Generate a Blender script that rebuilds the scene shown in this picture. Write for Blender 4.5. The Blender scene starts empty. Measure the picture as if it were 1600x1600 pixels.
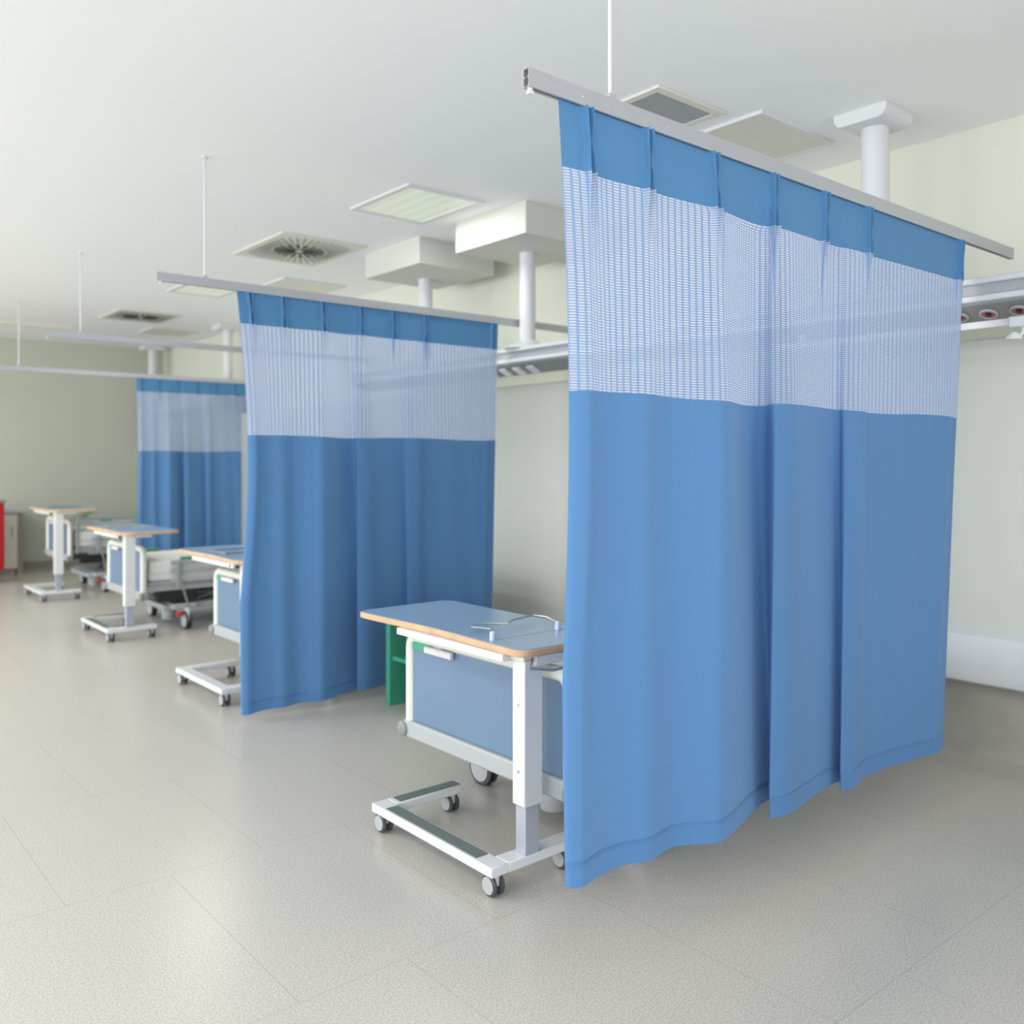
import bpy, bmesh, math, random
from mathutils import Vector, Matrix
random.seed(4)
PI = math.pi
SC = bpy.context.scene
COL = SC.collection

# ------------------------------------------------------------------ materials
def srgb(r, g, b):
    f = lambda v: (v / 255 / 12.92) if v / 255 <= .04045 else ((v / 255 + .055) / 1.055) ** 2.4
    return (f(r), f(g), f(b), 1)

def mat(name, col, rough=.5, metal=0., spec=.5, bump=0., bscale=200, var=0., vscale=8):
    m = bpy.data.materials.new(name); m.use_nodes = True
    nt = m.node_tree; b = nt.nodes['Principled BSDF']
    b.inputs['Base Color'].default_value = col
    b.inputs['Roughness'].default_value = rough
    b.inputs['Metallic'].default_value = metal
    b.inputs['Specular IOR Level'].default_value = spec
    tc = nt.nodes.new('ShaderNodeTexCoord')
    if bump:
        n = nt.nodes.new('ShaderNodeTexNoise'); n.inputs['Scale'].default_value = bscale
        bp = nt.nodes.new('ShaderNodeBump'); bp.inputs['Strength'].default_value = bump
        bp.inputs['Distance'].default_value = .001
        nt.links.new(tc.outputs['Object'], n.inputs['Vector'])
        nt.links.new(n.outputs['Fac'], bp.inputs['Height'])
        nt.links.new(bp.outputs['Normal'], b.inputs['Normal'])
    if var:
        n = nt.nodes.new('ShaderNodeTexNoise'); n.inputs['Scale'].default_value = vscale
        n.inputs['Detail'].default_value = 4
        r = nt.nodes.new('ShaderNodeValToRGB')
        c2 = tuple(min(1, c * (1 + var)) for c in col[:3]) + (1,)
        c1 = tuple(c * (1 - var) for c in col[:3]) + (1,)
        r.color_ramp.elements[0].position = .3; r.color_ramp.elements[0].color = c1
        r.color_ramp.elements[1].position = .7; r.color_ramp.elements[1].color = c2
        nt.links.new(tc.outputs['Object'], n.inputs['Vector'])
        nt.links.new(n.outputs['Fac'], r.inputs['Fac'])
        nt.links.new(r.outputs['Color'], b.inputs['Base Color'])
    return m

M = {}
M['ceil'] = mat('ceiling_paint', (.885, .895, .895, 1), .9, bump=.15, bscale=90)
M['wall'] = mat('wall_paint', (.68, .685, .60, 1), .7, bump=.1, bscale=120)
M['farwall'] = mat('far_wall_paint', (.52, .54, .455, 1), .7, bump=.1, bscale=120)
M['shade_strip'] = mat('shade_taupe', (.33, .32, .285, 1), .5, var=.12, vscale=5)  # dark taupe holding the shade below the wall bumper
M['clad'] = mat('wall_cladding', (.475, .49, .455, 1), .55)
M['bump'] = mat('bumper_vinyl', (.51, .53, .56, 1), .5)
M['white'] = mat('white_powder_coat', (.66, .67, .69, 1), .35)
M['cream'] = mat('cream_plastic', (.72, .74, .68, 1), .4)
M['panelblue'] = mat('blue_laminate', (.125, .205, .325, 1), .35, var=.04, vscale=3)
M['topblue'] = mat('table_laminate', (.25, .37, .52, 1), .2, var=.04, vscale=3)
M['wood'] = mat('beech_edging', (.60, .38, .22, 1), .45, var=.12, vscale=14)
M['grey'] = mat('grey_metal', (.42, .45, .52, 1), .35, metal=.3)
M['lgrey'] = mat('light_grey_plastic', (.40, .425, .44, 1), .4)
M['greytop'] = mat('grey_rubber_inlay', (.13, .16, .15, 1), .4)
M['dark'] = mat('dark_rubber', (.06, .065, .07, 1), .6)
M['black'] = mat('black_plastic', (.015, .015, .017, 1), .5)
M['alu'] = mat('anodised_aluminium', (.48, .49, .53, 1), .38, metal=.45, bump=.1, bscale=600)
M['chrome'] = mat('steel_wire', (.40, .42, .42, 1), .3, metal=.8)
M['green'] = mat('green_laminate', (.055, .33, .22, 1), .45)
M['red'] = mat('red_plastic', (.55, .03, .02, 1), .4)
M['redcab'] = mat('red_enamel', (.50, .005, .012, 1), .4)
M['linen'] = mat('white_linen', (.78, .80, .80, 1), .9, bump=.3, bscale=60)
M['beige'] = mat('beige_panel', (.70, .69, .60, 1), .6)
M['brown'] = mat('taupe_laminate', (.33, .30, .26, 1), .6)
M['peg'] = mat('pale_lilac_plastic', (.62, .66, .86, 1), .3)
M['socket'] = mat('outlet_red', (.42, .10, .09, 1), .4)
M['darkgrey'] = mat('dark_grey_metal', (.24, .25, .245, 1), .45)
M['boxpaint'] = mat('box_paint', (.60, .61, .56, 1), .6)
M['mesh_grille'] = mat('grille_shadow', (.05, .05, .05, 1), .8)

# floor: speckled vinyl tiles with faint joints
def floor_mat():
    m = bpy.data.materials.new('speckled_vinyl'); m.use_nodes = True
    nt = m.node_tree; N = nt.nodes; L = nt.links; b = N['Principled BSDF']
    tc = N.new('ShaderNodeTexCoord')
    n = N.new('ShaderNodeTexNoise'); n.inputs['Scale'].default_value = 170; n.inputs['Detail'].default_value = 3
    r = N.new('ShaderNodeValToRGB')
    r.color_ramp.elements[0].position = .28; r.color_ramp.elements[0].color = (.385, .35, .305, 1)
    r.color_ramp.elements[1].position = .72; r.color_ramp.elements[1].color = (.60, .58, .54, 1)
    L.new(tc.outputs['Object'], n.inputs['Vector']); L.new(n.outputs['Fac'], r.inputs['Fac'])
    v = N.new('ShaderNodeTexVoronoi'); v.inputs['Scale'].default_value = 55; v.inputs['Randomness'].default_value = 1
    L.new(tc.outputs['Object'], v.inputs['Vector'])
    lt = N.new('ShaderNodeMath'); lt.operation = 'LESS_THAN'; lt.inputs[1].default_value = .07
    L.new(v.outputs['Distance'], lt.inputs[0])
    sep = N.new('ShaderNodeSeparateColor'); L.new(v.outputs['Color'], sep.inputs['Color'])
    gt = N.new('ShaderNodeMath'); gt.operation = 'GREATER_THAN'; gt.inputs[1].default_value = .93
    L.new(sep.outputs['Red'], gt.inputs[0])
    mu = N.new('ShaderNodeMath'); mu.operation = 'MULTIPLY'; L.new(lt.outputs[0], mu.inputs[0]); L.new(gt.outputs[0], mu.inputs[1])
    mx = N.new('ShaderNodeMix'); mx.data_type = 'RGBA'
    L.new(mu.outputs[0], mx.inputs['Factor']); L.new(r.outputs['Color'], mx.inputs[6]); mx.inputs[7].default_value = (.18, .15, .12, 1)
    # tile joints
    mp = N.new('ShaderNodeMapping'); mp.inputs['Location'].default_value = (-1.41, -.26, 0)
    L.new(tc.outputs['Object'], mp.inputs['Vector'])
    br = N.new('ShaderNodeTexBrick'); br.offset = .5
    br.inputs['Scale'].default_value = 1; br.inputs['Brick Width'].default_value = .66
    br.inputs['Row Height'].default_value = .94; br.inputs['Mortar Size'].default_value = .0022
    br.inputs['Mortar Smooth'].default_value = .3; br.inputs['Bias'].default_value = 0
    L.new(mp.outputs['Vector'], br.inputs['Vector'])
    m2 = N.new('ShaderNodeMath'); m2.operation = 'MULTIPLY'; m2.inputs[1].default_value = .35
    L.new(br.outputs['Fac'], m2.inputs[0])
    mx2 = N.new('ShaderNodeMix'); mx2.data_type = 'RGBA'
    L.new(m2.outputs[0], mx2.inputs['Factor']); L.new(mx.outputs[2], mx2.inputs[6]); mx2.inputs[7].default_value = (.30, .27, .22, 1)
    L.new(mx2.outputs[2], b.inputs['Base Color'])
    b.inputs['Roughness'].default_value = .27
    b.inputs['Specular IOR Level'].default_value = .5
    return m
M['floor'] = floor_mat()

# curtain cloths
BLUE = (.100, .240, .485)
def cloth_mat(name, col, trans=.35):
    m = bpy.data.materials.new(name); m.use_nodes = True
    nt = m.node_tree; N = nt.nodes; L = nt.links; b = N['Principled BSDF']
    b.inputs['Base Color'].default_value = (*col, 1); b.inputs['Roughness'].default_value = .75
    b.inputs['Specular IOR Level'].default_value = .25
    b.inputs['Sheen Weight'].default_value = .15
    t = N.new('ShaderNodeBsdfTranslucent'); t.inputs['Color'].default_value = (*col, 1)
    mx = N.new('ShaderNodeMixShader'); mx.inputs['Fac'].default_value = trans
    L.new(b.outputs[0], mx.inputs[1]); L.new(t.outputs[0], mx.inputs[2])
    tc = N.new('ShaderNodeTexCoord')
    w = N.new('ShaderNodeTexNoise'); w.inputs['Scale'].default_value = 700
    bp = N.new('ShaderNodeBump'); bp.inputs['Strength'].default_value = .08; bp.inputs['Distance'].default_value = .0005
    L.new(tc.outputs['UV'], w.inputs['Vector']); L.new(w.outputs['Fac'], bp.inputs['Height'])
    L.new(bp.outputs['Normal'], b.inputs['Normal'])
    L.new(mx.outputs[0], N['Material Output'].inputs['Surface'])
    return m
M['cloth'] = cloth_mat('blue_curtain_cloth', BLUE, .16)
M['header'] = cloth_mat('blue_header_tape', (.085, .235, .455), .12)
M['hem'] = cloth_mat('blue_hem_double_cloth', (.09, .225, .47), .15)

def net_mat():
    m = bpy.data.materials.new('openwork_net'); m.use_nodes = True
    nt = m.node_tree; N = nt.nodes; L = nt.links; b = N['Principled BSDF']
    b.inputs['Base Color'].default_value = (.25, .40, .68, 1); b.inputs['Roughness'].default_value = .7
    b.inputs['Specular IOR Level'].default_value = .25
    t = N.new('ShaderNodeBsdfTranslucent'); t.inputs['Color'].default_value = (.25, .40, .70, 1)
    mt = N.new('ShaderNodeMixShader'); mt.inputs['Fac'].default_value = .4
    L.new(b.outputs[0], mt.inputs[1]); L.new(t.outputs[0], mt.inputs[2])
    tc = N.new('ShaderNodeTexCoord'); sp = N.new('ShaderNodeSeparateXYZ'); L.new(tc.outputs['UV'], sp.inputs[0])
    def mth(op, a, bb=None):
        n = N.new('ShaderNodeMath'); n.operation = op
        for i, v in enumerate((a, bb)):
            if v is None: continue
            if isinstance(v, (int, float)): n.inputs[i].default_value = v
            else: L.new(v, n.inputs[i])
        return n.outputs[0]
    u = mth('DIVIDE', sp.outputs['X'], .0270); v = mth('DIVIDE', sp.outputs['Y'], .0072)
    par = mth('MULTIPLY', mth('FLOORED_MODULO', mth('FLOOR', u), 2.0), .12)
    fu = mth('ABSOLUTE', mth('SUBTRACT', mth('FRACT', u), .5))
    fv = mth('ABSOLUTE', mth('SUBTRACT', mth('FRACT', mth('ADD', v, par)), .5))
    e = mth('ADD', mth('POWER', mth('DIVIDE', fu, .41), 4.0), mth('POWER', mth('DIVIDE', fv, .27), 2.0))
    hole = mth('LESS_THAN', e, 1.0)
    tr = N.new('ShaderNodeBsdfTransparent')
    wh = N.new('ShaderNodeBsdfTranslucent'); wh.inputs['Color'].default_value = (.88, .85, .89, 1)
    wd = N.new('ShaderNodeBsdfDiffuse'); wd.inputs['Color'].default_value = (.88, .85, .89, 1)
    w2 = N.new('ShaderNodeMixShader'); w2.inputs['Fac'].default_value = .5
    L.new(wd.outputs[0], w2.inputs[1]); L.new(wh.outputs[0], w2.inputs[2])
    mh = N.new('ShaderNodeMixShader'); mh.inputs['Fac'].default_value = .72
    L.new(tr.outputs[0], mh.inputs[1]); L.new(w2.outputs[0], mh.inputs[2])
    mx = N.new('ShaderNodeMixShader')
    L.new(hole, mx.inputs['Fac']); L.new(mt.outputs[0], mx.inputs[1]); L.new(mh.outputs[0], mx.inputs[2])
    L.new(mx.outputs[0], N['Material Output'].inputs['Surface'])
    return m
M['net'] = net_mat()

def emit_mat(name, col, s, streak=False):
    m = bpy.data.materials.new(name); m.use_nodes = True
    nt = m.node_tree; N = nt.nodes; L = nt.links; b = N['Principled BSDF']
    b.inputs['Base Color'].default_value = (*col, 1); b.inputs['Roughness'].default_value = .4
    b.inputs['Emission Color'].default_value = (*col, 1); b.inputs['Emission Strength'].default_value = s
    if streak:
        tc = N.new('ShaderNodeTexCoord'); w = N.new('ShaderNodeTexWave'); w.inputs['Scale'].default_value = 3.2
        w.bands_direction = 'X'; w.inputs['Distortion'].default_value = .6
        r = N.new('ShaderNodeValToRGB')
        r.color_ramp.elements[0].color = tuple(c * .82 for c in col) + (1,)
        r.color_ramp.elements[1].color = tuple(min(1, c * 1.1) for c in col) + (1,)
        L.new(tc.outputs['Object'], w.inputs['Vector']); L.new(w.outputs['Fac'], r.inputs['Fac'])
        L.new(r.outputs['Color'], b.inputs['Emission Color'])
    return m
M['lampglass'] = emit_mat('lamp_diffuser', (.66, .71, .60), .30, True)

# ------------------------------------------------------------------ mesh helpers
class MB:
    def __init__(s): s.bm = bmesh.new()
    def box(s, x0, x1, y0, y1, z0, z1, mtx=None):
        vs = [s.bm.verts.new((x, y, z)) for x in (x0, x1) for y in (y0, y1) for z in (z0, z1)]
        for f in ((0,1,3,2),(4,6,7,5),(0,4,5,1),(2,3,7,6),(0,2,6,4),(1,5,7,3)):
            s.bm.faces.new([vs[i] for i in f])
        if mtx: bmesh.ops.transform(s.bm, matrix=mtx, verts=vs)
        return s
    def prism(s, pts, axis, a, b):
        """closed 2D outline swept along an axis from a to b; 'x': pts=(y,z), 'y': pts=(x,z), 'z': pts=(x,y)"""
        def mk(p, t):
            return {'x': (t, p[0], p[1]), 'y': (p[0], t, p[1]), 'z': (p[0], p[1], t)}[axis]
        A = [s.bm.verts.new(mk(p, a)) for p in pts]; B = [s.bm.verts.new(mk(p, b)) for p in pts]
        n = len(pts)
        s.bm.faces.new(A[::-1]); s.bm.faces.new(B)
        for i in range(n): s.bm.faces.new((A[i], A[(i+1) % n], B[(i+1) % n], B[i]))
        return s
    def tube(s, pts, r, seg=10, closed=False, flat=None):
        pts = [Vector(p) for p in pts]; n = len(pts); rings = []
        up0 = None
        for i, p in enumerate(pts):
            if closed: d = (pts[(i+1) % n] - pts[i-1])
            else: d = pts[min(i+1, n-1)] - pts[max(i-1, 0)]
            d.normalize()
            ref = Vector((0, 0, 1)) if abs(d.z) < .9 else Vector((1, 0, 0))
            if up0 is not None: ref = up0
            a = d.cross(ref)
            if a.length < 1e-4: a = d.cross(Vector((0, 1, 0)))
            a.normalize(); b = a.cross(d).normalized(); up0 = b
            rings.append([s.bm.verts.new(p + a * math.cos(t) * r + b * math.sin(t) * r)
                          for t in [2 * PI * k / seg for k in range(seg)]])
        m = n if closed else n - 1
        for i in range(m):
            A, B = rings[i], rings[(i+1) % n]
            for k in range(seg): s.bm.faces.new((A[k], A[(k+1) % seg], B[(k+1) % seg], B[k]))
        if not closed:
            s.bm.faces.new(rings[0][::-1]); s.bm.faces.new(rings[-1])
        return s
    def lathe(s, prof, c, axis='z', seg=24):
        """prof: (radius, height) pairs round an axis through c"""
        rings = []
        for r, h in prof:
            ring = []
            for k in range(seg):
                t = 2 * PI * k / seg; a, b = r * math.cos(t), r * math.sin(t)
                v = {'z': (a, b, h), 'y': (a, h, b), 'x': (h, a, b)}[axis]
                ring.append(s.bm.verts.new((c[0] + v[0], c[1] + v[1], c[2] + v[2])))
            rings.append(ring)
        for A, B in zip(rings, rings[1:]):
            for k in range(seg): s.bm.faces.new((A[k], A[(k+1) % seg], B[(k+1) % seg], B[k]))
        s.bm.faces.new(rings[0][::-1]); s.bm.faces.new(rings[-1])
        return s
    def cyl(s, c, r, h, axis='z', seg=24, ch=.0):
        if ch: return s.lathe([(r-ch, 0), (r, ch), (r, h-ch), (r-ch, h)], c, axis, seg)
        return s.lathe([(r, 0), (r, h)], c, axis, seg)

def obj(name, mb, m, parent=None, bevel=0., smooth=True, seg=2):
    bm = mb.bm if isinstance(mb, MB) else mb
    bmesh.ops.recalc_face_normals(bm, faces=bm.faces[:])
    me = bpy.data.meshes.new(name); bm.to_mesh(me); bm.free()
    me.materials.append(m)
    o = bpy.data.objects.new(name, me); COL.objects.link(o)
    if parent: o.parent = parent
    if bevel:
        b = o.modifiers.new('bevel', 'BEVEL'); b.width = bevel; b.segments = seg; b.limit_method = 'ANGLE'
        b.angle_limit = math.radians(40)
    if smooth:
        for p in me.polygons: p.use_smooth = True
        es = me.edges
        bm2 = bmesh.new(); bm2.from_mesh(me)
        for e in bm2.edges:
            if len(e.link_faces) == 2 and e.calc_face_angle(0) > math.radians(35): e.smooth = False
        bm2.to_mesh(me); bm2.free()
    return o

def tag(o, label, cat, group=None):
    o['label'] = label; o['category'] = cat
    if group: o['group'] = group
    return o
def thing(name, label, cat, loc=(0, 0, 0), group=None):
    o = bpy.data.objects.new(name, None); COL.objects.link(o); o.location = loc
    o.empty_display_size = .1
    return tag(o, label, cat, group)
def struct(name, mb, m, **k):
    o = obj(name, mb, m, **k); o['kind'] = 'structure'; return o

# ------------------------------------------------------------------ the room
XW, YF, YN, XL, ZC = 4.476, 13.06, -3.2, -3.6, 3.0
struct('floor', MB().box(XL-.2, XW+.2, YN-.2, YF+.2, -.1, 0), M['floor'], smooth=False)
struct('ceiling', MB().box(XL-.2, XW+.2, YN-.2, YF+.2, ZC, ZC+.1), M['ceil'], smooth=False)
struct('wall_right', MB().box(XW, XW+.15, YN, YF, 0, ZC), M['wall'], smooth=False)
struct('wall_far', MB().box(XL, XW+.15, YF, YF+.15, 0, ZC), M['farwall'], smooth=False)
# left wall with window openings
wl = MB(); wl.box(XL-.15, XL, YN, YF, 0, .5); wl.box(XL-.15, XL, YN, YF, 2.9, ZC)
wins = [(-2.6, .0), (.6, 3.2), (3.8, 6.4), (7.0, 9.6), (10.2, 12.6)]
edges = [YN] + [v for w in wins for v in w] + [YF]
for a, b in zip(edges[::2], edges[1::2]): wl.box(XL-.15, XL, a, b, .5, 2.9)
struct('wall_left', wl, M['wall'], smooth=False)
wn = MB(); wn.box(XL, XW+.15, YN-.15, YN, 0, .4); wn.box(XL, XW+.15, YN-.15, YN, 2.9, ZC)
wn.box(XL, -3., YN-.15, YN, .4, 2.9); wn.box(3.6, XW+.15, YN-.15, YN, .4, 2.9)
struct('wall_near', wn, M['wall'], smooth=False)
for i, (a, b) in enumerate(wins):
    f = MB()
    for y in (a, (a+b)/2-.03, b-.06): f.box(XL-.1, XL-.04, y, y+.06, .5, 2.9)
    for z in (.5, 2.84): f.box(XL-.1, XL-.04, a, b, z, z+.06)
    struct('window_%d' % (i+1), f, M['white'], smooth=False)
f = MB()
for x in (-3., -.8, 1.4, 3.54): f.box(x, x+.06, YN-.1, YN-.04, .4, 2.9)
for z in (.4, 2.84): f.box(-3, 3.6, YN-.1, YN-.04, z, z+.06)
struct('window_6', f, M['white'], smooth=False)  # window added behind the camera to hold a fill light
# thick smooth cladding on the bed-head wall and the white bumper rail along its foot
struct('trim_1', MB().box(4.335, XW, -2.5, 2.98, .60, 1.97), M['clad'], bevel=.012)
struct('trim_4', MB().box(4.335, XW, 2.98, 12.9, .27, 1.97), M['clad'], bevel=.012)
pts = [(XW, .37), (4.33, .37), (4.298, .385), (4.288, .42), (4.288, .55), (4.298, .60), (4.335, .63), (XW, .63)]
struct('trim_2', MB().prism(pts, 'y', -2.5, 2.98), M['bump'], bevel=.004)
struct('shade_strip_right', MB().box(XW-.012, XW, YN, YF, 0, .37), M['shade_strip'], smooth=False)  # shade under the bumper rail, painted as a dark strip on the wall
struct('baseboard_far', MB().box(XL, XW, YF-.012, YF, 0, .10), M['brown'], smooth=False)
struct('trim_3', MB().box(XL, 2.9, 11.50, 11.58, 2.965, 3.001), M['beige'], smooth=False)

# ------------------------------------------------------------------ ceiling fittings
def frame_plate(x0, x1, y0, y1, t, w):
    m = MB(); z0, z1 = ZC - t, ZC
    m.box(x0, x1, y0, y0+w, z0, z1); m.box(x0, x1, y1-w, y1, z0, z1)
    m.box(x0, x0+w, y0+w, y1-w, z0, z1); m.box(x1-w, x1, y0+w, y1-w, z0, z1)
    return m
def at(o, x, y):  # move a mesh's vertices so that the object's origin sits at its thing
    return o

def ceiling_lamp(x0, x1, y0, y1, label):
    t = thing('ceiling_lamp', label, 'ceiling light', ((x0+x1)/2, (y0+y1)/2, ZC), 'recessed ceiling lamps')
    hx, hy = (x1-x0)/2, (y1-y0)/2
    f = frame_plate(-hx, hx, -hy, hy, .012, .035)
    bmesh.ops.translate(f.bm, vec=(0, 0, -ZC), verts=f.bm.verts[:])
    obj('frame', f, M['white'], t, smooth=False)
    obj('diffuser', MB().box(-hx+.035, hx-.035, -hy+.035, hy-.035, -.006, 0), M['lampglass'], t, smooth=False)
ceiling_lamp(2.87, 3.42, 4.33, 5.0, 'pale green square ceiling lamp, the larger one, left of the nearer ceiling box')
ceiling_lamp(2.94, 3.44, 8.0, 8.5, 'small pale green ceiling lamp seen just under the left end of the middle curtain rail')

# perforated air grille
t = thing('air_grille', 'square perforated grey air grille in a cream frame, behind the nearest curtain rail', 'air vent', (3.16, 2.675, ZC))
f = frame_plate(-.23, .23, -.155, .155, .012, .042); bmesh.ops.translate(f.bm, vec=(0, 0, -ZC), verts=f.bm.verts[:])
obj('frame', f, M['beige'], t, bevel=.003)
obj('backing', MB().box(-.185, .185, -.11, .11, -.002, 0), M['mesh_grille'], t, smooth=False)
g = MB()
n = 22
for i in range(n + 1):
    x = -.185 + .37 * i / n; g.box(x-.0042, x+.0042, -.11, .11, -.009, -.007)
n = 13
for i in range(n + 1):
    y = -.11 + .22 * i / n; g.box(-.185, .185, y-.0042, y+.0042, -.0105, -.0085)
o = obj('grille', g, M['lgrey'], t, smooth=False); o['label'] = 'fine perforated grey grille'

def ceiling_panel(x0, x1, y0, y1, label):
    hx, hy = (x1-x0)/2, (y1-y0)/2
    t = thing('ceiling_panel', label, 'ceiling panel', ((x0+x1)/2, (y0+y1)/2, ZC), 'flush access panels in the ceiling')
    f = frame_plate(-hx, hx, -hy, hy, .016, .012); bmesh.ops.translate(f.bm, vec=(0, 0, -ZC), verts=f.bm.verts[:])
    obj('edge_trim', f, M['white'], t, smooth=False)
    obj('panel', MB().box(-hx+.012, hx-.012, -hy+.012, hy-.012, -.014, 0), M['beige'], t, smooth=False)
ceiling_panel(3.50, 4.11, 2.40, 2.82, 'plain cream square ceiling panel between the perforated grille and the nearest ceiling bracket')
ceiling_panel(3.50, 4.11, 7.22, 7.66, 'plain cream ceiling panel just above the middle curtain, behind the clearer swirl diffuser')
ceiling_panel(3.60, 4.15, 10.85, 11.42, 'small plain ceiling panel behind the farther swirl diffuser, above the farthest curtain')

def swirl(x0, x1, y0, y1, label):
    hx, hy = (x1-x0)/2, (y1-y0)/2
    t = thing('swirl_diffuser', label, 'air vent', ((x0+x1)/2, (y0+y1)/2, ZC), 'square swirl air diffusers in the ceiling')
    m = MB()
    m.box(-hx, hx, -hy, hy, -.012, 0)
    obj('face_plate', m, M['beige'], t, bevel=.004)
    sl = MB()
    for k in range(18):
        mt = Matrix.Rotation(2 * PI * k / 18, 4, 'Z')
        sl.prism([(.035, -.002), (.19, -.017), (.19, .017), (.035, .002)], 'z', -.0165, -.0125)
        sl.bm.verts.ensure_lookup_table(); bmesh.ops.transform(sl.bm, matrix=mt, verts=sl.bm.verts[-8:])
    o = obj('slots', sl, M['black'], t, smooth=False)
    r = MB()
    for k in range(44):
        a = 2 * PI * (k + .5) / 44; mt = Matrix.Rotation(a, 4, 'Z')
        e = min((hx-.05) / max(1e-6, abs(math.cos(a))), (hy-.05) / max(1e-6, abs(math.sin(a))))
        r.box(.205, min(e, .40), -.0065, .0065, -.0155, -.0125, mt)
    obj('outer_slots', r, M['darkgrey'], t, smooth=False)
swirl(2.80, 3.48, 5.80, 6.65, 'square air diffuser with dark radial swirl slots, in front of the farther diffuser')
swirl(2.90, 3.57, 9.78, 10.55, 'farther and smaller looking of the two square swirl diffusers, above the farthest curtain')

# ------------------------------------------------------------------ ceiling-hung supply beam and its posts
t = thing('medical_supply_beam', 'long pale grey supply beam with outlets running along the wall above the beds', 'supply beam', (0, 0, 0))
pb = [(3.855, 2.155), (3.84, 2.150), (3.84, 2.135), (3.852, 2.130), (3.852, 2.085), (3.838, 2.080), (3.838, 2.060), (3.855, 2.052),
      (3.985, 1.995), (4.02, 1.995), (4.15, 2.06), (4.15, 2.155)]
obj('housing', MB().prism(pb, 'y', -1.4, 6.7), M['lgrey'], t, bevel=.002)
for zz in (2.142, 2.070):
    obj('bright_lip', MB().prism([(3.832, zz-.010), (3.832, zz+.010), (3.842, zz+.014), (3.842, zz-.014)], 'y', -1.38, 6.68), M['white'], t, bevel=.002)
def slant(y, u):  # point on the sloping outlet face, u from 0 at the lip to 1 at the bottom
    return Vector((3.858 + (3.985-3.858)*u, y, 2.0507 + (1.995-2.0507)*u))
nrm = Vector((-.0557, 0, -.127)).normalized()
strip = MB(); a, b = slant(0, .03), slant(0, .97)
strip.prism([(a.x, a.z), (b.x, b.z), (b.x + nrm.x*.004, b.z + nrm.z*.004), (a.x + nrm.x*.004, a.z + nrm.z*.004)], 'y', -1.35, 6.65)
obj('outlet_strip', strip, M['darkgrey'], t, smooth=False)
def on_slant(y, u, h):
    p = slant(y, u) + nrm * h
    q = nrm.to_track_quat('Z', 'Y').to_matrix().to_4x4()
    return Matrix.Translation(p) @ q
for y in (.3, .42, 1.47, 1.588, 1.705, 1.82):
    m = MB(); m.lathe([(.031, 0), (.036, .003), (.036, .009), (.030, .012), (.027, .008), (.027, .002)], (0, 0, 0), seg=20)
    bmesh.ops.transform(m.bm, matrix=on_slant(y, .5, .004), verts=m.bm.verts[:])
    o = obj('gas_outlet', m, M['lgrey'], t)
    m = MB().lathe([(.026, 0), (.026, .006), (.012, .003), (.012, .001)], (0, 0, 0), seg=20)
    bmesh.ops.transform(m.bm, matrix=on_slant(y, .5, .008), verts=m.bm.verts[:])
    c = obj('red_insert', m, M['socket'], o)
    m = MB().cyl((0, 0, 0), .011, .008)
    bmesh.ops.transform(m.bm, matrix=on_slant(y, .5, .009), verts=m.bm.verts[:])
    obj('socket_bore', m, M['black'], o)
for y in (4.44, 4.58, 4.72, 4.86):
    m = MB().box(-.034, .034, -.04, .04, 0, .018)
    bmesh.ops.transform(m.bm, matrix=on_slant(y, .5, .004), verts=m.bm.verts[:])
    obj('white_socket', m, M['white'], t, bevel=.004)
obj('equipment_rail', MB().box(3.90, 3.912, .6, 2.6, 1.955, 1.985), M['white'], t, bevel=.003)
for y in (.75, 2.45):
    obj('rail_bracket', MB().box(3.912, 3.985, y-.02, y+.02, 1.962, 2.02), M['white'], t, bevel=.003)
t = thing('medical_supply_beam', 'farther grey supply beam, mostly hidden behind the farthest curtain', 'supply beam', (.25, 0, 0))
obj('housing', MB().prism(pb, 'y', 10.13, 12.9), M['lgrey'], t, bevel=.002)
for zz in (2.142, 2.070):
    obj('bright_lip', MB().prism([(3.832, zz-.010), (3.832, zz+.010), (3.842, zz+.014), (3.842, zz-.014)], 'y', 10.15, 12.88), M['white'], t, bevel=.002)
# reading lamp clipped to the equipment rail
t = thing('reading_lamp', 'small white reading lamp clipped under the supply beam at the right edge', 'lamp', (3.88, 1.42, 1.95))
obj('clamp', MB().box(-.02, .026, -.05, .07, -.01, .035), M['white'], t, bevel=.006)
obj('arm', MB().tube([(0, .02, 0), (0, .02, -.03), (-.01, .03, -.045)], .008), M['white'], t)
obj('lamp_shade', MB().lathe([(.012, 0), (.03, -.018), (.032, -.028), (.026, -.03)], (-.015, .05, -.03)), M['cream'], t)

def post(y, r, label, kind, x=3.97):
    t = thing('ceiling_post', label, 'support post', (x, y, ZC), 'white ceiling posts carrying the supply beam')
    low = -.845
    obj('tube', MB().cyl((0, 0, low+.02), r, .82-.02), M['white'], t)
    obj('foot_flange', MB().lathe([(r+.11, 0), (r+.11, .012), (r+.04, .035), (r+.008, .06)], (0, 0, low)), M['white'], t)
    if kind == 'box':
        pass
    else:
        # low bracket: flat ends, rounded belly
        prof = []
        hw, hh = .128, .062
        prof += [(-hw, 0)]
        for k in range(7):
            a = PI + (PI/2) * k / 6; prof.append((-hw + .045 + .045*math.cos(a), -.017 + .045*math.sin(a)))
        for k in range(7):
            a = 1.5*PI + (PI/2) * k / 6; prof.append((hw - .045 + .045*math.cos(a), -.017 + .045*math.sin(a)))
        prof += [(hw, 0)]
        obj('ceiling_bracket', MB().prism(prof, 'x', -.145, .105), M['white'], t, bevel=.003)
    return t
post(2.11, .062, 'nearest white ceiling post with a rounded bracket, behind the nearest curtain', 'bracket')
p2 = post(4.56, .054, 'white ceiling post hanging from the larger, nearer box between the two big curtains', 'box')
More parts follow.
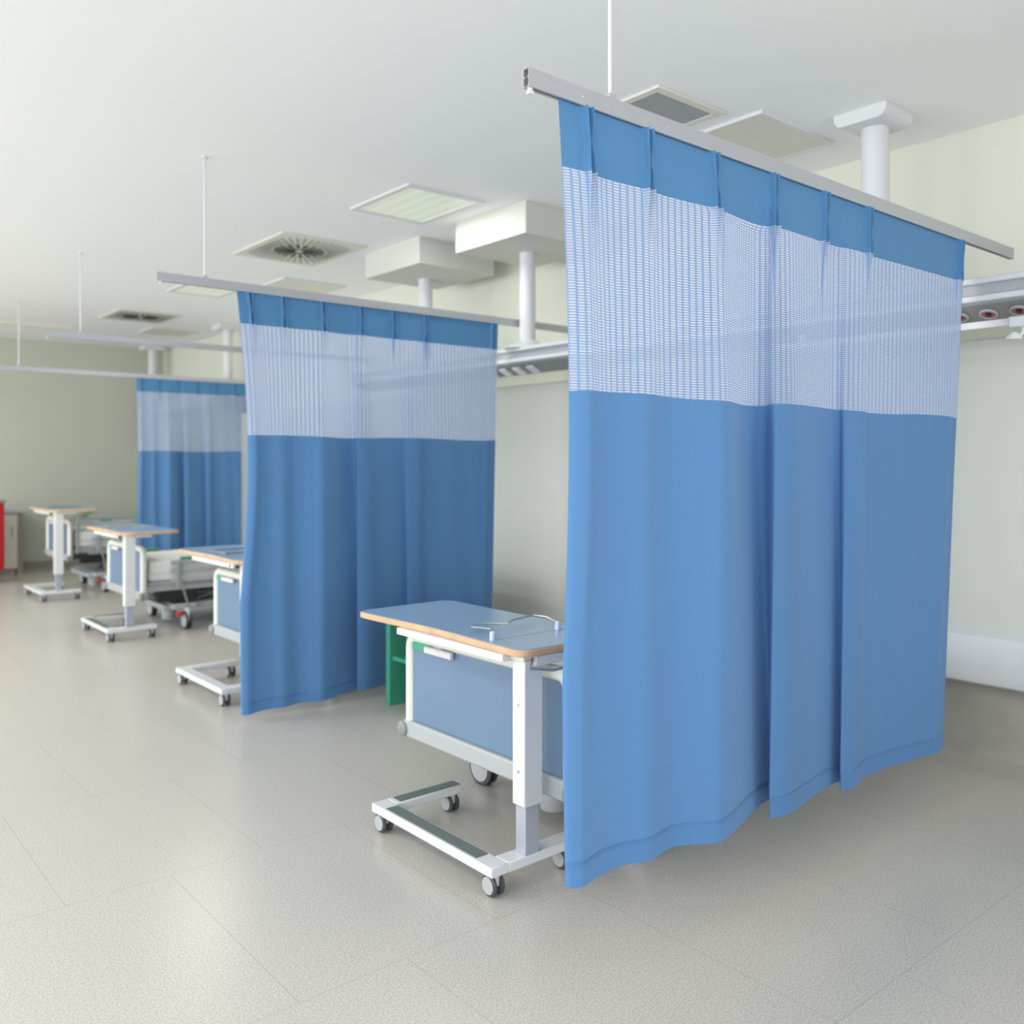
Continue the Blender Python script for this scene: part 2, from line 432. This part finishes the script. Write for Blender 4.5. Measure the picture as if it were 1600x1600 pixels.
p3 = post(5.76, .054, 'white ceiling post hanging from the smaller box, rising behind the middle curtain', 'box')
post(10.21, .054, 'white ceiling post with a small bracket, beside the left edge of the middle curtain', 'bracket', 4.24)
post(12.75, .060, 'farthest white ceiling post, above the left end of the farthest curtain', 'bracket', 4.22)
def ceiling_box(x0, x1, y0, y1, h, label):
    t = thing('ceiling_box', label, 'ceiling box', ((x0+x1)/2, (y0+y1)/2, ZC), 'boxed-in housings under the ceiling')
    hx, hy = (x1-x0)/2, (y1-y0)/2
    obj('casing', MB().box(-hx, hx, -hy, hy, -h, -.012), M['boxpaint'], t, bevel=.004)
    obj('shadow_gap', MB().box(-hx+.01, hx-.01, -hy+.01, hy-.01, -.012, 0), M['beige'], t, smooth=False)
    for dx, dy in ((.1, .1), (-.1, .1)):
        obj('fixing_screw', MB().cyl((hx-.06 if dx > 0 else -hx+.06, -hy+.06, -h-.002), .006, .004, seg=10), M['grey'], t)
ceiling_box(3.60, 4.30, 4.15, 4.87, .20, 'larger, nearer white ceiling box between the two big curtains')
ceiling_box(3.60, 4.28, 5.30, 6.04, .19, 'smaller looking, farther white ceiling box above the right half of the middle curtain')

# ------------------------------------------------------------------ curtain tracks
def track(x0, x1, y, z, rods, label, screws=()):
    """z = underside of the track"""
    t = thing('curtain_rail', label, 'curtain rail', (x0, y, z), 'straight aluminium curtain rails')
    w, h, th = .011, .046, .0022
    prof = [(-w, h), (-w, 0), (-.0035, 0), (-.0035, th), (-w+th, th), (-w+th, .022), (-.004, .022), (-.004, .025),
            (-w+th, .025), (-w+th, h-th), (w-th, h-th), (w-th, .025), (.004, .025), (.004, .022), (w-th, .022), (w-th, th),
            (.0035, th), (.0035, 0), (w, 0), (w, h)]
    obj('track', MB().prism(prof, 'x', 0, x1-x0), M['alu'], t, smooth=False)
    obj('glider', MB().cyl((.014, 0, -.006), .007, .012, seg=12).box(.007, .021, -.005, .005, -.014, -.005), M['white'], t)
    for xr in rods:
        obj('hanger_rod', MB().cyl((xr-x0, 0, h), .0055, ZC-z-h, seg=12), M['white'], t)
        obj('rod_clamp', MB().box(xr-x0-.012, xr-x0+.012, -.010, .010, h, h+.012), M['alu'], t, bevel=.002)
        obj('ceiling_rose', MB().cyl((xr-x0, 0, ZC-z-.008), .016, .008), M['white'], t)
    obj('end_cap', MB().box(x1-x0, x1-x0+.012, -.0125, .0125, -.002, h+.002), M['grey'], t, bevel=.003)
    for xs in screws:
        obj('screw', MB().cyl((xs-x0, -w-.0015, h*.45), .0025, .002, axis='y', seg=10), M['white'], t)
track(1.42, 4.262, 1.637, 2.302, [1.711], 'nearest and largest aluminium curtain rail, open channel end at its left', (1.60, 1.925))
track(1.566, XW-.02, 4.65, 2.318, [1.806], 'middle curtain rail carrying the middle curtain, its bare end pointing left')
track(1.659, XW-.02, 7.39, 2.338, [1.908], 'empty curtain rail carrying no curtain, between the middle and farthest curtain rails')
track(1.75, XW-.02, 10.05, 2.310, [2.02], 'farthest curtain rail, cut by the left edge and carrying the farthest curtain')

# ------------------------------------------------------------------ curtains
def catmull(P, n):
    out = []; k = len(P)
    for i in range(k-1):
        p0, p1, p2, p3 = P[max(i-1, 0)], P[i], P[i+1], P[min(i+2, k-1)]
        for j in range(n):
            t = j / n
            out.append(tuple(.5*((2*b) + (-a+c)*t + (2*a-5*b+4*c-d)*t*t + (-a+3*b-3*c+d)*t**3) for a, b, c, d in zip(p0, p1, p2, p3)))
    out.append(tuple(P[-1])); return out

# fold layout of one curtain: distance along the rail at the top, along the hem at the bottom, offset out of the plane
FOLD = [(-0.0, 0.034, 0.0064), (0.017, 0.038, -0.0064), (0.046, 0.061, -0.0192), (0.073, 0.086, -0.0192), (0.119, 0.157, 0.0032), (0.19, 0.249, 0.0096), (0.301, 0.325, -0.0128), (0.393, 0.432, 0.0096), (0.467, 0.491, -0.0032), (0.547, 0.535, -0.032), (0.615, 0.587, -0.0544), (0.682, 0.683, -0.0288), (0.745, 0.82, 0.0192), (0.81, 0.934, 0.0512), (0.86, 1.008, 0.0608), (0.894, 0.988, 0.0352), (0.904, 0.917, 0.0064), (0.914, 0.881, -0.0128), (0.935, 0.881, -0.0224), (1.017, 0.966, -0.0256), (1.117, 1.117, 0.0), (1.225, 1.274, 0.0288), (1.298, 1.375, 0.0352), (1.331, 1.381, 0.0192), (1.356, 1.317, -0.0032), (1.39, 1.305, -0.0192), (1.454, 1.365, -0.0256), (1.494, 1.421, -0.016), (1.511, 1.473, 0.0032), (1.529, 1.519, 0.016), (1.706, 1.69, 0.016), (1.907, 1.865, 0.0048), (2.095, 1.981, -0.0096), (2.18, 2.007, -0.0176), (2.226, 2.06, -0.0032), (2.285, 2.116, 0.0096)]
W = 2.285
WB = 2.117

def curtain(name, x0, y, ztop, zhead, znet, zbot, width, pleats, label, amp=1.0, sub=18, wid_bot=None, flip=0, rowk=1.0, edge=.035):
    t = thing(name, label, 'curtain', (x0, y, 0), 'blue privacy curtains with a net top')
    k = width / W
    kb = (wid_bot or width * WB / W) / WB
    C = catmull([(a*k, b*kb, d*amp) for a, b, d in FOLD], sub)
    # thin out to a roughly even spacing along the top
    n = len(C)
    arc = [0]
    for i in range(1, n):
        a, b = C[i-1], C[i]
        arc.append(arc[-1] + max(abs(b[0]-a[0]), math.hypot(b[1]-a[1], b[2]-a[2])))
    tot = arc[-1]; step = .0028 / rowk
    m = int(tot / step); pts = []; j = 0
    for i in range(m+1):
        s = tot * i / m
        while j < n-2 and arc[j+1] < s: j += 1
        f = (s - arc[j]) / max(1e-9, arc[j+1]-arc[j])
        pts.append(tuple(C[j][q]*(1-f) + C[j+1][q]*f for q in range(3)) + (s,))
    def pos(p, z):
        a, b, d, s = p
        f = max(0., min(1., (ztop - z) / (ztop - zbot[0])))
        e = f ** .62
        e = e * (1 - .0)
        g = min(1., .22 + .78 * min(1., f / .45)) if z < zhead else max(.0, .22 * (ztop-z)/(ztop-zhead))
        g = g if f < .45 else 1.
        xx = a * (1-f) + b * f
        # slack in the left edge
        sl = math.exp(-(a / .16)**2) * edge * math.sin(PI * min(1, f*1.35)) if f < .74 else 0
        xx += sl * k
        dy = d * (g ** 1.0)
        # soft secondary ripple so the cloth is never dead flat
        dy += amp * .004 * math.sin(a * 9 / k + 1.3) * min(1, f * 3) + amp * .0025 * math.sin(a * 23 / k + z * 1.1) * min(1, f * 3)
        # pinch pleats in the heading
        for u in pleats:
            q = a - u
            if abs(q) > .09: continue
            hh = (ztop - z) / (ztop - zhead)          # 0 top .. 1 bottom of heading
            if hh <= 1:
                pin = math.exp(-((hh - .55) / .16) ** 2)
                off = .0105 - .0065 * pin + .003 * max(0, hh - .6); wd = .0062 - .0022 * pin
                A = .021 * (1 - .2 * pin)
            else:
                off = .0117 + .003 * min(2, hh-1); wd = .0062 + .006 * min(3, hh-1); A = .021 * math.exp(-(hh-1) / .6)
            A *= (k if k < 1 else 1)
            dy -= A * (math.exp(-((q-off)/wd)**2) + math.exp(-((q+off)/wd)**2))
            dy += .9 * A * math.exp(-(q/(off*.45))**2)
            pass
        return (xx, dy, z)
    L = pts[-1][3]
    def zb(p):  # hem height along the width
        f = p[3] / L
        return zbot[0] * (1-f) + zbot[1] * f
    def sheet(nm, zt, zbf, rows, m_, off=0.):
        bm = bmesh.new(); uv = bm.loops.layers.uv.new('UVMap'); grid = []
        for r in range(rows+1):
            row = []
            for p in pts:
                ztp = zt(p); zbp = zbf(p); z = ztp + (zbp - ztp) * r / rows
                x, dy, zz = pos(p, z)
                row.append((bm.verts.new((x, dy + off, zz)), p[3], zz))
            grid.append(row)
        for r in range(rows):
            for c in range(len(pts)-1):
                q = (grid[r][c], grid[r][c+1], grid[r+1][c+1], grid[r+1][c])
                f = bm.faces.new([v[0] for v in q])
                f.smooth = True
                for lp, v in zip(f.loops, q): lp[uv].uv = (v[1], v[2])
        me = bpy.data.meshes.new(nm); bm.normal_update(); bm.to_mesh(me); bm.free()
        me.materials.append(m_)
        o = bpy.data.objects.new(nm, me); COL.objects.link(o); o.parent = t
        return o
    sag = lambda p, z: z + .004 * math.sin(p[0] * 7)
    h = sheet('heading_band', lambda p: ztop, lambda p: zhead, int(30*rowk), M['header'])
    h['label'] = 'plain blue heading with pinch pleats'
    nt_ = sheet('net_panel', lambda p: zhead, lambda p: sag(p, znet), int(34*rowk), M['net'])
    nt_['label'] = 'openwork pale blue net panel'
    sheet('cloth_panel', lambda p: sag(p, znet), lambda p: zb(p) + .052, int(46*rowk), M['cloth'])
    hm = sheet('hem', lambda p: zb(p) + .062, lambda p: zb(p), 3, M['hem'], -.0015)
    hm['label'] = 'darker doubled hem'
    # selvedge seam at the free edge
    return t

curtain('privacy_curtain', 1.526, 1.637, 2.302, 2.138, 1.580, (.333, .258), W,
        [1.622-1.526, 1.853-1.526, 2.141-1.526, 2.444-1.526, 2.739-1.526, 3.024-1.526, 3.755-1.526],
        'nearest and largest blue privacy curtain with a net top, hanging on the nearest rail')
curtain('privacy_curtain', 1.981, 4.65, 2.318, 2.148, 1.545, (.035, .085), 1.807,
        [.072, .27, .515, .767, .99, 1.225, 1.763],
        'middle blue privacy curtain, reaching almost to the floor behind the nearest overbed table', amp=1.0, rowk=.7, wid_bot=1.76, edge=.07)
curtain('privacy_curtain', 3.155, 10.05, 2.310, 2.165, 1.52, (.44, .44), 1.24,
        [.05, .24, .44, .66, .88, 1.10], 'farthest, short blue privacy curtain with a net top, left of the middle curtain', amp=1.1, rowk=.6, wid_bot=1.24, edge=.03)

# ------------------------------------------------------------------ castors
def castor(parent, x, y, r, w, top, rot=0, brake=None, rim=None):
    """twin-wheel castor standing on the floor at x, y; returns housing part"""
    h = MB()
    h.box(x-w*.2, x+w*.2, y-r*.55, y+r*.55, r*.9, top)
    h.cyl((x, y, top-.012), w*.45, .014, seg=16)
    ho = obj('castor', h, M['white'], parent, bevel=.003)
    for s in (-1, 1):
        xa = x + s*w*.30
        prof = [(r*.80, -.0), (r, .004), (r, w*.30-.004), (r*.80, w*.30)]
        obj('wheel', MB().lathe(prof, (xa - w*.15, y, r), axis='x', seg=24), M['dark'], ho)
        c0 = xa + (-w*.19 if s < 0 else w*.15)
        obj('hub_cap', MB().lathe([(r*.76, 0), (r*.78, w*.02), (r*.70, w*.04)], (c0, y, r), axis='x', seg=24), M['lgrey'], ho)
    if brake:
        obj('brake_pedal', MB().box(x-w*.35, x+w*.35, y-r*1.15, y-r*.5, r*1.55, r*1.85), M[brake], ho, bevel=.004)
    return ho

# ------------------------------------------------------------------ overbed tables
def round_outline(x0, x1, y0, y1, rc, bow, n=8):
    P = []
    def arc(cx, cy, a0):
        for k in range(n+1):
            a = a0 + (PI/2)*k/n; P.append((cx + rc*math.cos(a), cy + rc*math.sin(a)))
    arc(x1-rc, y1-rc, 0); arc(x0+rc, y1-rc, PI/2)
    for k in range(1, 12):                              # gently hollowed user side
        f = k / 12; P.append((x0 + bow*math.sin(PI*f)**2, (y1-rc) + (y0+rc-y1+rc)*f))
    arc(x0+rc, y0+rc, PI); arc(x1-rc, y0+rc, 1.5*PI)
    return P

def overbed_table(x, y, zt, label, inlay=True, wires=True, rc=.035):
    t = thing('overbed_table', label, 'overbed table', (x, y, 0), 'wheeled overbed tables at the foot of the beds')
    # base: C shape, long bar at x 0, feet to +x
    b = MB(); b.box(-.035, .035, -.035, .695, .072, .105)
    obj('base_bar', b, M['white'], t, bevel=.004)
    for yy in (0, .66):
        obj('foot', MB().box(.035, .345, yy-.035, yy+.035, .072, .105), M['white'], t, bevel=.004)
    if inlay:
        o = obj('inlay', MB().box(-.025, .025, .060, .605, .105, .108), M['greytop'], t, smooth=False); o['label'] = 'dark grey inlay on the base bar'
        o = obj('inlay', MB().box(.055, .34, .635, .685, .105, .108), M['greytop'], t, smooth=False); o['label'] = 'dark green-grey inlay on the far foot'
    for cx, cy in ((.0, .0), (.0, .66), (.31, .0), (.31, .66)):
        castor(t, cx, cy, .036, .052, .074)
    # column
    obj('inner_column', MB().box(.108, .165, -.035, .016, .105, .40), M['grey'], t, bevel=.002)
    oc = obj('column', MB().box(.095, .175, -.045, .018, .268, zt-.035), M['white'], t, bevel=.004)
    for zz in (.38, .60):
        obj('column_screw', MB().cyl((.0935, -.013, zz), .006, .003, axis='x', seg=12), M['grey'], oc)
    # support under the top
    obj('support_bar', MB().box(.055, .10, .02, .66, zt-.050, zt-.024), M['white'], t, bevel=.003)
    obj('top_bracket', MB().box(.09, .30, -.045, .10, zt-.045, zt-.024), M['cream'], t, bevel=.004)
    x0, x1, y0, y1 = .06, .53, -.07, .975
    out = round_outline(x0, x1, y0, y1, rc, .018)
    obj('edging', MB().prism(out, 'z', zt-.024, zt-.002), M['wood'], t, bevel=.003)
    inner = [(x0+(px-x0)*(1-.012/.235*.5)+.003, py) for px, py in out]
    cx, cy = (x0+x1)/2, (y0+y1)/2
    inner = [(cx+(px-cx)*(1-.006/.235), cy+(py-cy)*(1-.006/.52)) for px, py in out]
    obj('tabletop', MB().prism(inner, 'z', zt-.003, zt), M['topblue'], t, smooth=False)
    if wires:
        obj('top_joint', MB().box(.075, .515, .135, .141, zt, zt+.0008), M['wood'], t, smooth=False)
        for px in (.105, .41):
            obj('peg', MB().lathe([(.010, 0), (.010, .026), (.006, .030)], (px, .135, zt), seg=16), M['peg'], t)
        w = MB(); z = zt + .018
        w.tube([(.115, .145, z), (.16, .215, z+.002), (.13, .285, z+.003), (.165, .325, z+.003), (.235, .29, z+.003), (.27, .25, z+.002), (.33, .30, z+.003),
                (.46, .33, z+.003), (.475, .27, z+.003), (.43, .145, z)], .0035, 8)
        obj('book_rest', w, M['chrome'], t)
        w = MB()
        w.tube([(.12, -.055, zt-.035), (.085, -.085, zt-.056), (.16, -.115, zt-.066), (.29, -.115, zt-.062), (.33, -.085, zt-.045), (.30, -.055, zt-.035)], .005, 8)
        obj('release_handle', w, M['chrome'], t)
        obj('handle_mount', MB().box(.13, .29, -.062, -.046, zt-.060, zt-.026), M['white'], t, bevel=.004)
    else:
        for yy in (-.02, .06):
            obj('adjust_knob', MB().cyl((.055, yy, zt-.036), .010, .02, axis='x', seg=12), M['dark'], t)
        w = MB(); z = zt + .012
        w.tube([(.13, .30, z), (.13, .55, z), (.40, .55, z), (.40, .30, z)], .005, 8, closed=True)
        obj('book_rest', w, M['chrome'], t)
    return t
overbed_table(1.83, 2.270, .790, 'nearest overbed table, blue top with beech edge, standing left of the nearest curtain', rc=.05)
overbed_table(2.07, 5.025, .830, 'overbed table cut off by the left edge of the middle curtain', inlay=False, wires=False, rc=.10)
overbed_table(2.12, 7.37, .850, 'overbed table with a grey lower column, just left of the farthest curtain', wires=False, rc=.10)
overbed_table(2.215, 9.92, .918, 'farthest overbed table, raised high on a bright white column near the left edge', inlay=False, wires=False, rc=.10)

# ------------------------------------------------------------------ hospital beds
def bed(x, y, dz, label, rail_top=.62, length=2.05, width=.96, pad=.0, clutter=True, head=.86, pole=False):
    """x = foot end plane, y = near side"""
    t = thing('hospital_bed', label, 'hospital bed', (x, y, 0), 'hospital beds with blue end boards')
    w = width
    def end_board(nm, x0, top):
        b = MB()
        # inverted U tube frame with rounded corners
        R = .05; P = [(x0, .030, .335+dz)]
        for k in range(7):
            a = PI - (PI/2)*k/6; P.append((x0, .030 + R + R*math.cos(a), top - R + R*math.sin(a) - .0))
        for k in range(7):
            a = PI/2 - (PI/2)*k/6; P.append((x0, w-.030 - R + R*math.cos(a), top - R + R*math.sin(a)))
        P.append((x0, w-.030, .335+dz))
        b.tube(P, .025, 14)
        fr = obj(nm, b, M['cream'], t)
        obj('panel', MB().box(x0-.010, x0+.010, .050, w-.050, .345+dz, (.672 if x0 == 0 else head-.035)+dz), M['panelblue'], fr, bevel=.003)
        obj('lower_rail', MB().box(x0-.028, x0+.028, .005, w-.005, .275+dz, .345+dz), M['lgrey'], fr, bevel=.008)
        for yy in (.004, w-.004):
            obj('bumper', MB().lathe([(.022, -.012), (.032, -.006), (.032, .018), (.022, .024)], (x0-.03, yy, .305+dz), axis='x', seg=18), M['darkgrey'], fr)
        return fr
    fb = end_board('footboard', 0, .690+dz)
    obj('label_holder', MB().box(-.034, -.014, w-.34, w-.16, .640+dz, .668+dz), M['white'], fb, bevel=.006)
    obj('label_holder_clip', MB().box(-.012, .004, w-.25, w-.20, .645+dz, .69+dz), M['cream'], fb, bevel=.003)
    obj('control_box', MB().box(-.018, .018, w-.17, w-.055, .638+dz, .682+dz), M['green'], fb, bevel=.004)
    end_board('headboard', length-.04, head+dz)
    # frame, mattress, linen
    fr = MB()
    for yy in (.07, w-.11): fr.box(.03, length-.06, yy, yy+.04, .33+dz, .38+dz)
    for xx in (.1, .6, 1.1, 1.6, length-.2): fr.box(xx, xx+.05, .11, w-.11, .335+dz, .375+dz)
    obj('bed_frame', fr, M['lgrey'], t, bevel=.004)
    obj('mattress_platform', MB().box(.05, length-.08, .075, w-.075, .38+dz, .41+dz), M['lgrey'], t, bevel=.005)
    obj('mattress', MB().box(.05, length-.08, .065, w-.065, .41+dz, .56+dz), M['linen'], t, bevel=.04, seg=4)
    obj('blanket', MB().box(.055, length-.65, .050, w-.050, .47+dz, .585+dz), M['linen'], t, bevel=.03, seg=3)
    if head > .7:
        p = MB(); p.box(length-.55, length-.12, .20, w-.20, .565+dz, .66+dz)
        obj('pillow', p, M['linen'], t, bevel=.045, seg=4)
    if pole:
        obj('lifting_pole', MB().tube([(.06, -.03, .36), (.06, -.03, .76)], .014, 10), M['darkgrey'], t)
        obj('pole_hook', MB().tube([(.06, -.03, .75), (.06, -.03, .80), (.10, -.03, .845), (.16, -.03, .86), (.30, -.03, .865)], .013, 10), M['lgrey'], t)
        obj('pole_socket', MB().box(.02, .16, -.05, .02, .38, .44), M['black'], t, bevel=.006)
    # side rails: three bars, posts
    for s, yy in ((0, .022), (1, w-.022)):
        r = MB()
        for q, zz in enumerate((.42, .505, rail_top-.03)):
            r.box(.22, length-.30, yy-.010, yy+.010, zz+dz-.018, zz+dz+.018)
        for xx in (.26, .95, length-.36): r.box(xx, xx+.03, yy-.009, yy+.009, .36+dz, rail_top+dz-.03)
        o = obj('side_rail', r, M['lgrey'], t, bevel=.006)
        obj('rail_handle', MB().box(.30, .42, yy-.016, yy+.016, rail_top+dz-.012, rail_top+dz+.012), M['green'], o, bevel=.005)
        obj('rail_grip', MB().box(.95, 1.12, yy-.014, yy+.014, .43+dz, .47+dz), M['green'], o, bevel=.005)
    # dark lifting gear under the platform
    g = MB(); g.box(.25, length-.3, .20, w-.20, .285+dz, .335+dz); g.box(.12, .45, .06, .16, .24+dz, .33+dz)
    obj('motor_housing', g, M['black'], t, bevel=.01)
    g = MB()
    g.tube([(.45, .25, .20), (.80, .25, .30+dz)], .018, 10); g.tube([(.45, w-.25, .20), (.80, w-.25, .30+dz)], .018, 10)
    g.tube([(1.35, .25, .30+dz), (1.70, .25, .20)], .018, 10); g.tube([(1.35, w-.25, .30+dz), (1.70, w-.25, .20)], .018, 10)
    obj('lift_arms', g, M['darkgrey'], t)
    c = MB(); c.box(.20, length-.22, .14, w-.14, .155, .205); c.box(.25, .45, .05, w-.05, .165, .215); c.box(length-.5, length-.3, .05, w-.05, .165, .215)
    obj('chassis', c, M['lgrey'], t, bevel=.012, seg=3)
    obj('wheel_cover', MB().lathe([(.055, .03), (.060, .06), (.060, .15), (.045, .17)], (.36, w*.5, 0), seg=20), M['lgrey'], t)
    k = 0
    for xx in (.36, length-.40):
        for yy in (.05, w-.05):
            h = castor(t, xx, yy, .075, .058, .175)
            col = 'red' if (k % 2 == 0) else 'green'
            obj('brake_pedal', MB().box(xx-.085, xx-.045, yy-.03, yy+.03, .115, .150), M[col], h, bevel=.006)
            k += 1
    if clutter:
        obj('cable', MB().tube([(.30, .018, .60+dz), (.28, -.012, .45+dz), (.32, -.02, .30+dz), (.36, .0, .19)], .009, 8), M['darkgrey'], t)
    return t
bed(2.07, 2.13, 0, 'nearest hospital bed, blue footboard right behind the nearest overbed table', clutter=False, head=.585, width=1.0)
bed(2.32, 4.83, 0, 'hospital bed mostly hidden behind the middle curtain, strip of blue footboard at its left edge', clutter=False, width=.95, length=1.60, head=.60)
bed(2.42, 7.50, 0, 'hospital bed below the farthest curtain, red brake pedal on its front wheel', rail_top=.60, width=.95, length=1.9)
bed(2.54, 10.21, .08, 'farthest hospital bed, behind the farthest overbed table with the bright white column', rail_top=.70, width=.95, length=1.8, pole=True)

# ------------------------------------------------------------------ green shelf unit, far-left things
t = thing('bedside_shelf', 'low green shelf unit on the floor behind the nearest bed, beside the middle curtain', 'shelf unit', (2.79, 4.20, 0))
for yy in (0, .21):
    obj('side_panel', MB().box(0, .34, yy, yy+.04, 0, .52), M['green'], t, bevel=.003)
obj('top', MB().box(-.01, .35, -.01, .26, .52, .545), M['green'], t, bevel=.004)
obj('shelf', MB().box(.02, .34, .04, .21, .26, .285), M['green'], t, bevel=.002)
obj('back_panel', MB().box(.32, .34, .04, .21, .05, .52), M['green'], t, smooth=False)

t = thing('low_cabinet', 'low pale grey cabinet against the far wall at the left edge', 'cabinet', (.9, 12.50, 0))
obj('plinth', MB().box(.02, 1.58, .03, .54, 0, .08), M['brown'], t, smooth=False)
obj('body', MB().box(0, 1.60, 0, .54, .08, .76), M['beige'], t, bevel=.004)
obj('side_panel', MB().box(1.60, 1.66, .0, .54, .0, .76), M['brown'], t, bevel=.003)
obj('worktop', MB().box(-.02, 1.68, -.02, .545, .76, .79), M['lgrey'], t, bevel=.004)
for k in range(3):
    d = obj('door', MB().box(.02+.53*k, .53+.53*k, -.018, 0, .10, .74), M['beige'], t, bevel=.003)
    obj('handle', MB().tube([(.47+.53*k, -.018, .60), (.47+.53*k, -.045, .60), (.47+.53*k, -.045, .48), (.47+.53*k, -.018, .48)], .005, 8), M['chrome'], d)

t = thing('red_trolley', 'red trolley on dark castors, cut by the left edge of the photo', 'trolley', (1.575, 11.75, 0))
obj('body', MB().box(0, .64, 0, .45, .16, .93), M['redcab'], t, bevel=.01)
obj('top', MB().box(-.015, .655, -.015, .465, .93, .96), M['darkgrey'], t, bevel=.006)
for k in range(4):
    d = obj('drawer', MB().box(.03, .61, -.014, 0, .20+.18*k, .36+.18*k), M['redcab'], t, bevel=.004)
    obj('handle', MB().box(.20, .44, -.03, -.014, .30+.18*k, .315+.18*k), M['chrome'], d, bevel=.003)
for cx, cy in ((.08, .06), (.56, .06), (.08, .39), (.56, .39)):
    castor(t, cx, cy, .055, .05, .165)

# ------------------------------------------------------------------ light
def area(name, loc, rot, sx, sy, e, col=(1, 1, 1)):
    l = bpy.data.lights.new(name, 'AREA'); l.shape = 'RECTANGLE'; l.size = sx; l.size_y = sy
    l.energy = e; l.color = col
    o = bpy.data.objects.new(name, l); COL.objects.link(o); o.location = loc; o.rotation_euler = rot
    return o
for i, (a, b) in enumerate(wins):   # daylight through the windows of the left wall
    area('window_daylight', (XL-.02, (a+b)/2, 1.7), (0, -PI/2, 0), 2.3, b-a-.1, [66, 72, 86, 98, 84][i], (.96, .985, 1))
area('window_daylight', (.3, YN-.02, 1.65), (PI/2, 0, 0), 6.4, 2.4, 100, (.97, .985, 1))  # unseen fill light added behind the camera
# unseen fill lights added over the aisle (left of the picture) and the two lamps in view
for y in (-1.0, 1.6, 4.2, 6.8, 9.4, 12.0):
    area('aisle_fill', (-.9, y, ZC-.02), (0, 0, 0),   .6, 1.2, 42 if y in (6.8, 9.4) else 20, (1, .99, .95))
area('lamp_glow', (3.145, 4.665, ZC-.016), (0, 0, 0), .48, .6, 11, (.97, 1, .93))
area('lamp_glow', (3.19, 8.25, ZC-.016), (0, 0, 0), .43, .43, 14, (.97, 1, .93))
w = bpy.data.worlds.new('daylight'); SC.world = w; w.use_nodes = True
w.node_tree.nodes['Background'].inputs[0].default_value = (.85, .92, 1, 1)
w.node_tree.nodes['Background'].inputs[1].default_value = 1.0

# ------------------------------------------------------------------ camera
cd = bpy.data.cameras.new('camera'); cam = bpy.data.objects.new('camera', cd); COL.objects.link(cam)
cam.location = (0, 0, 1.4); cam.rotation_euler = (PI/2, 0, -math.radians(40.06))
cd.sensor_width = 36; cd.lens = 1408/1600*36; cd.shift_y = -78/1600; cd.clip_start = .05
cd.dof.use_dof = True; cd.dof.focus_distance = 2.75; cd.dof.aperture_fstop = 2.2
SC.camera = cam
SC.view_settings.view_transform = 'Standard'; SC.view_settings.look = 'None'
SC.view_settings.gamma = 1; SC.view_settings.use_curve_mapping = False
SC.view_settings.exposure = 0.0
SC.cycles.max_bounces = 10; SC.cycles.diffuse_bounces = 6; SC.cycles.transparent_max_bounces = 16
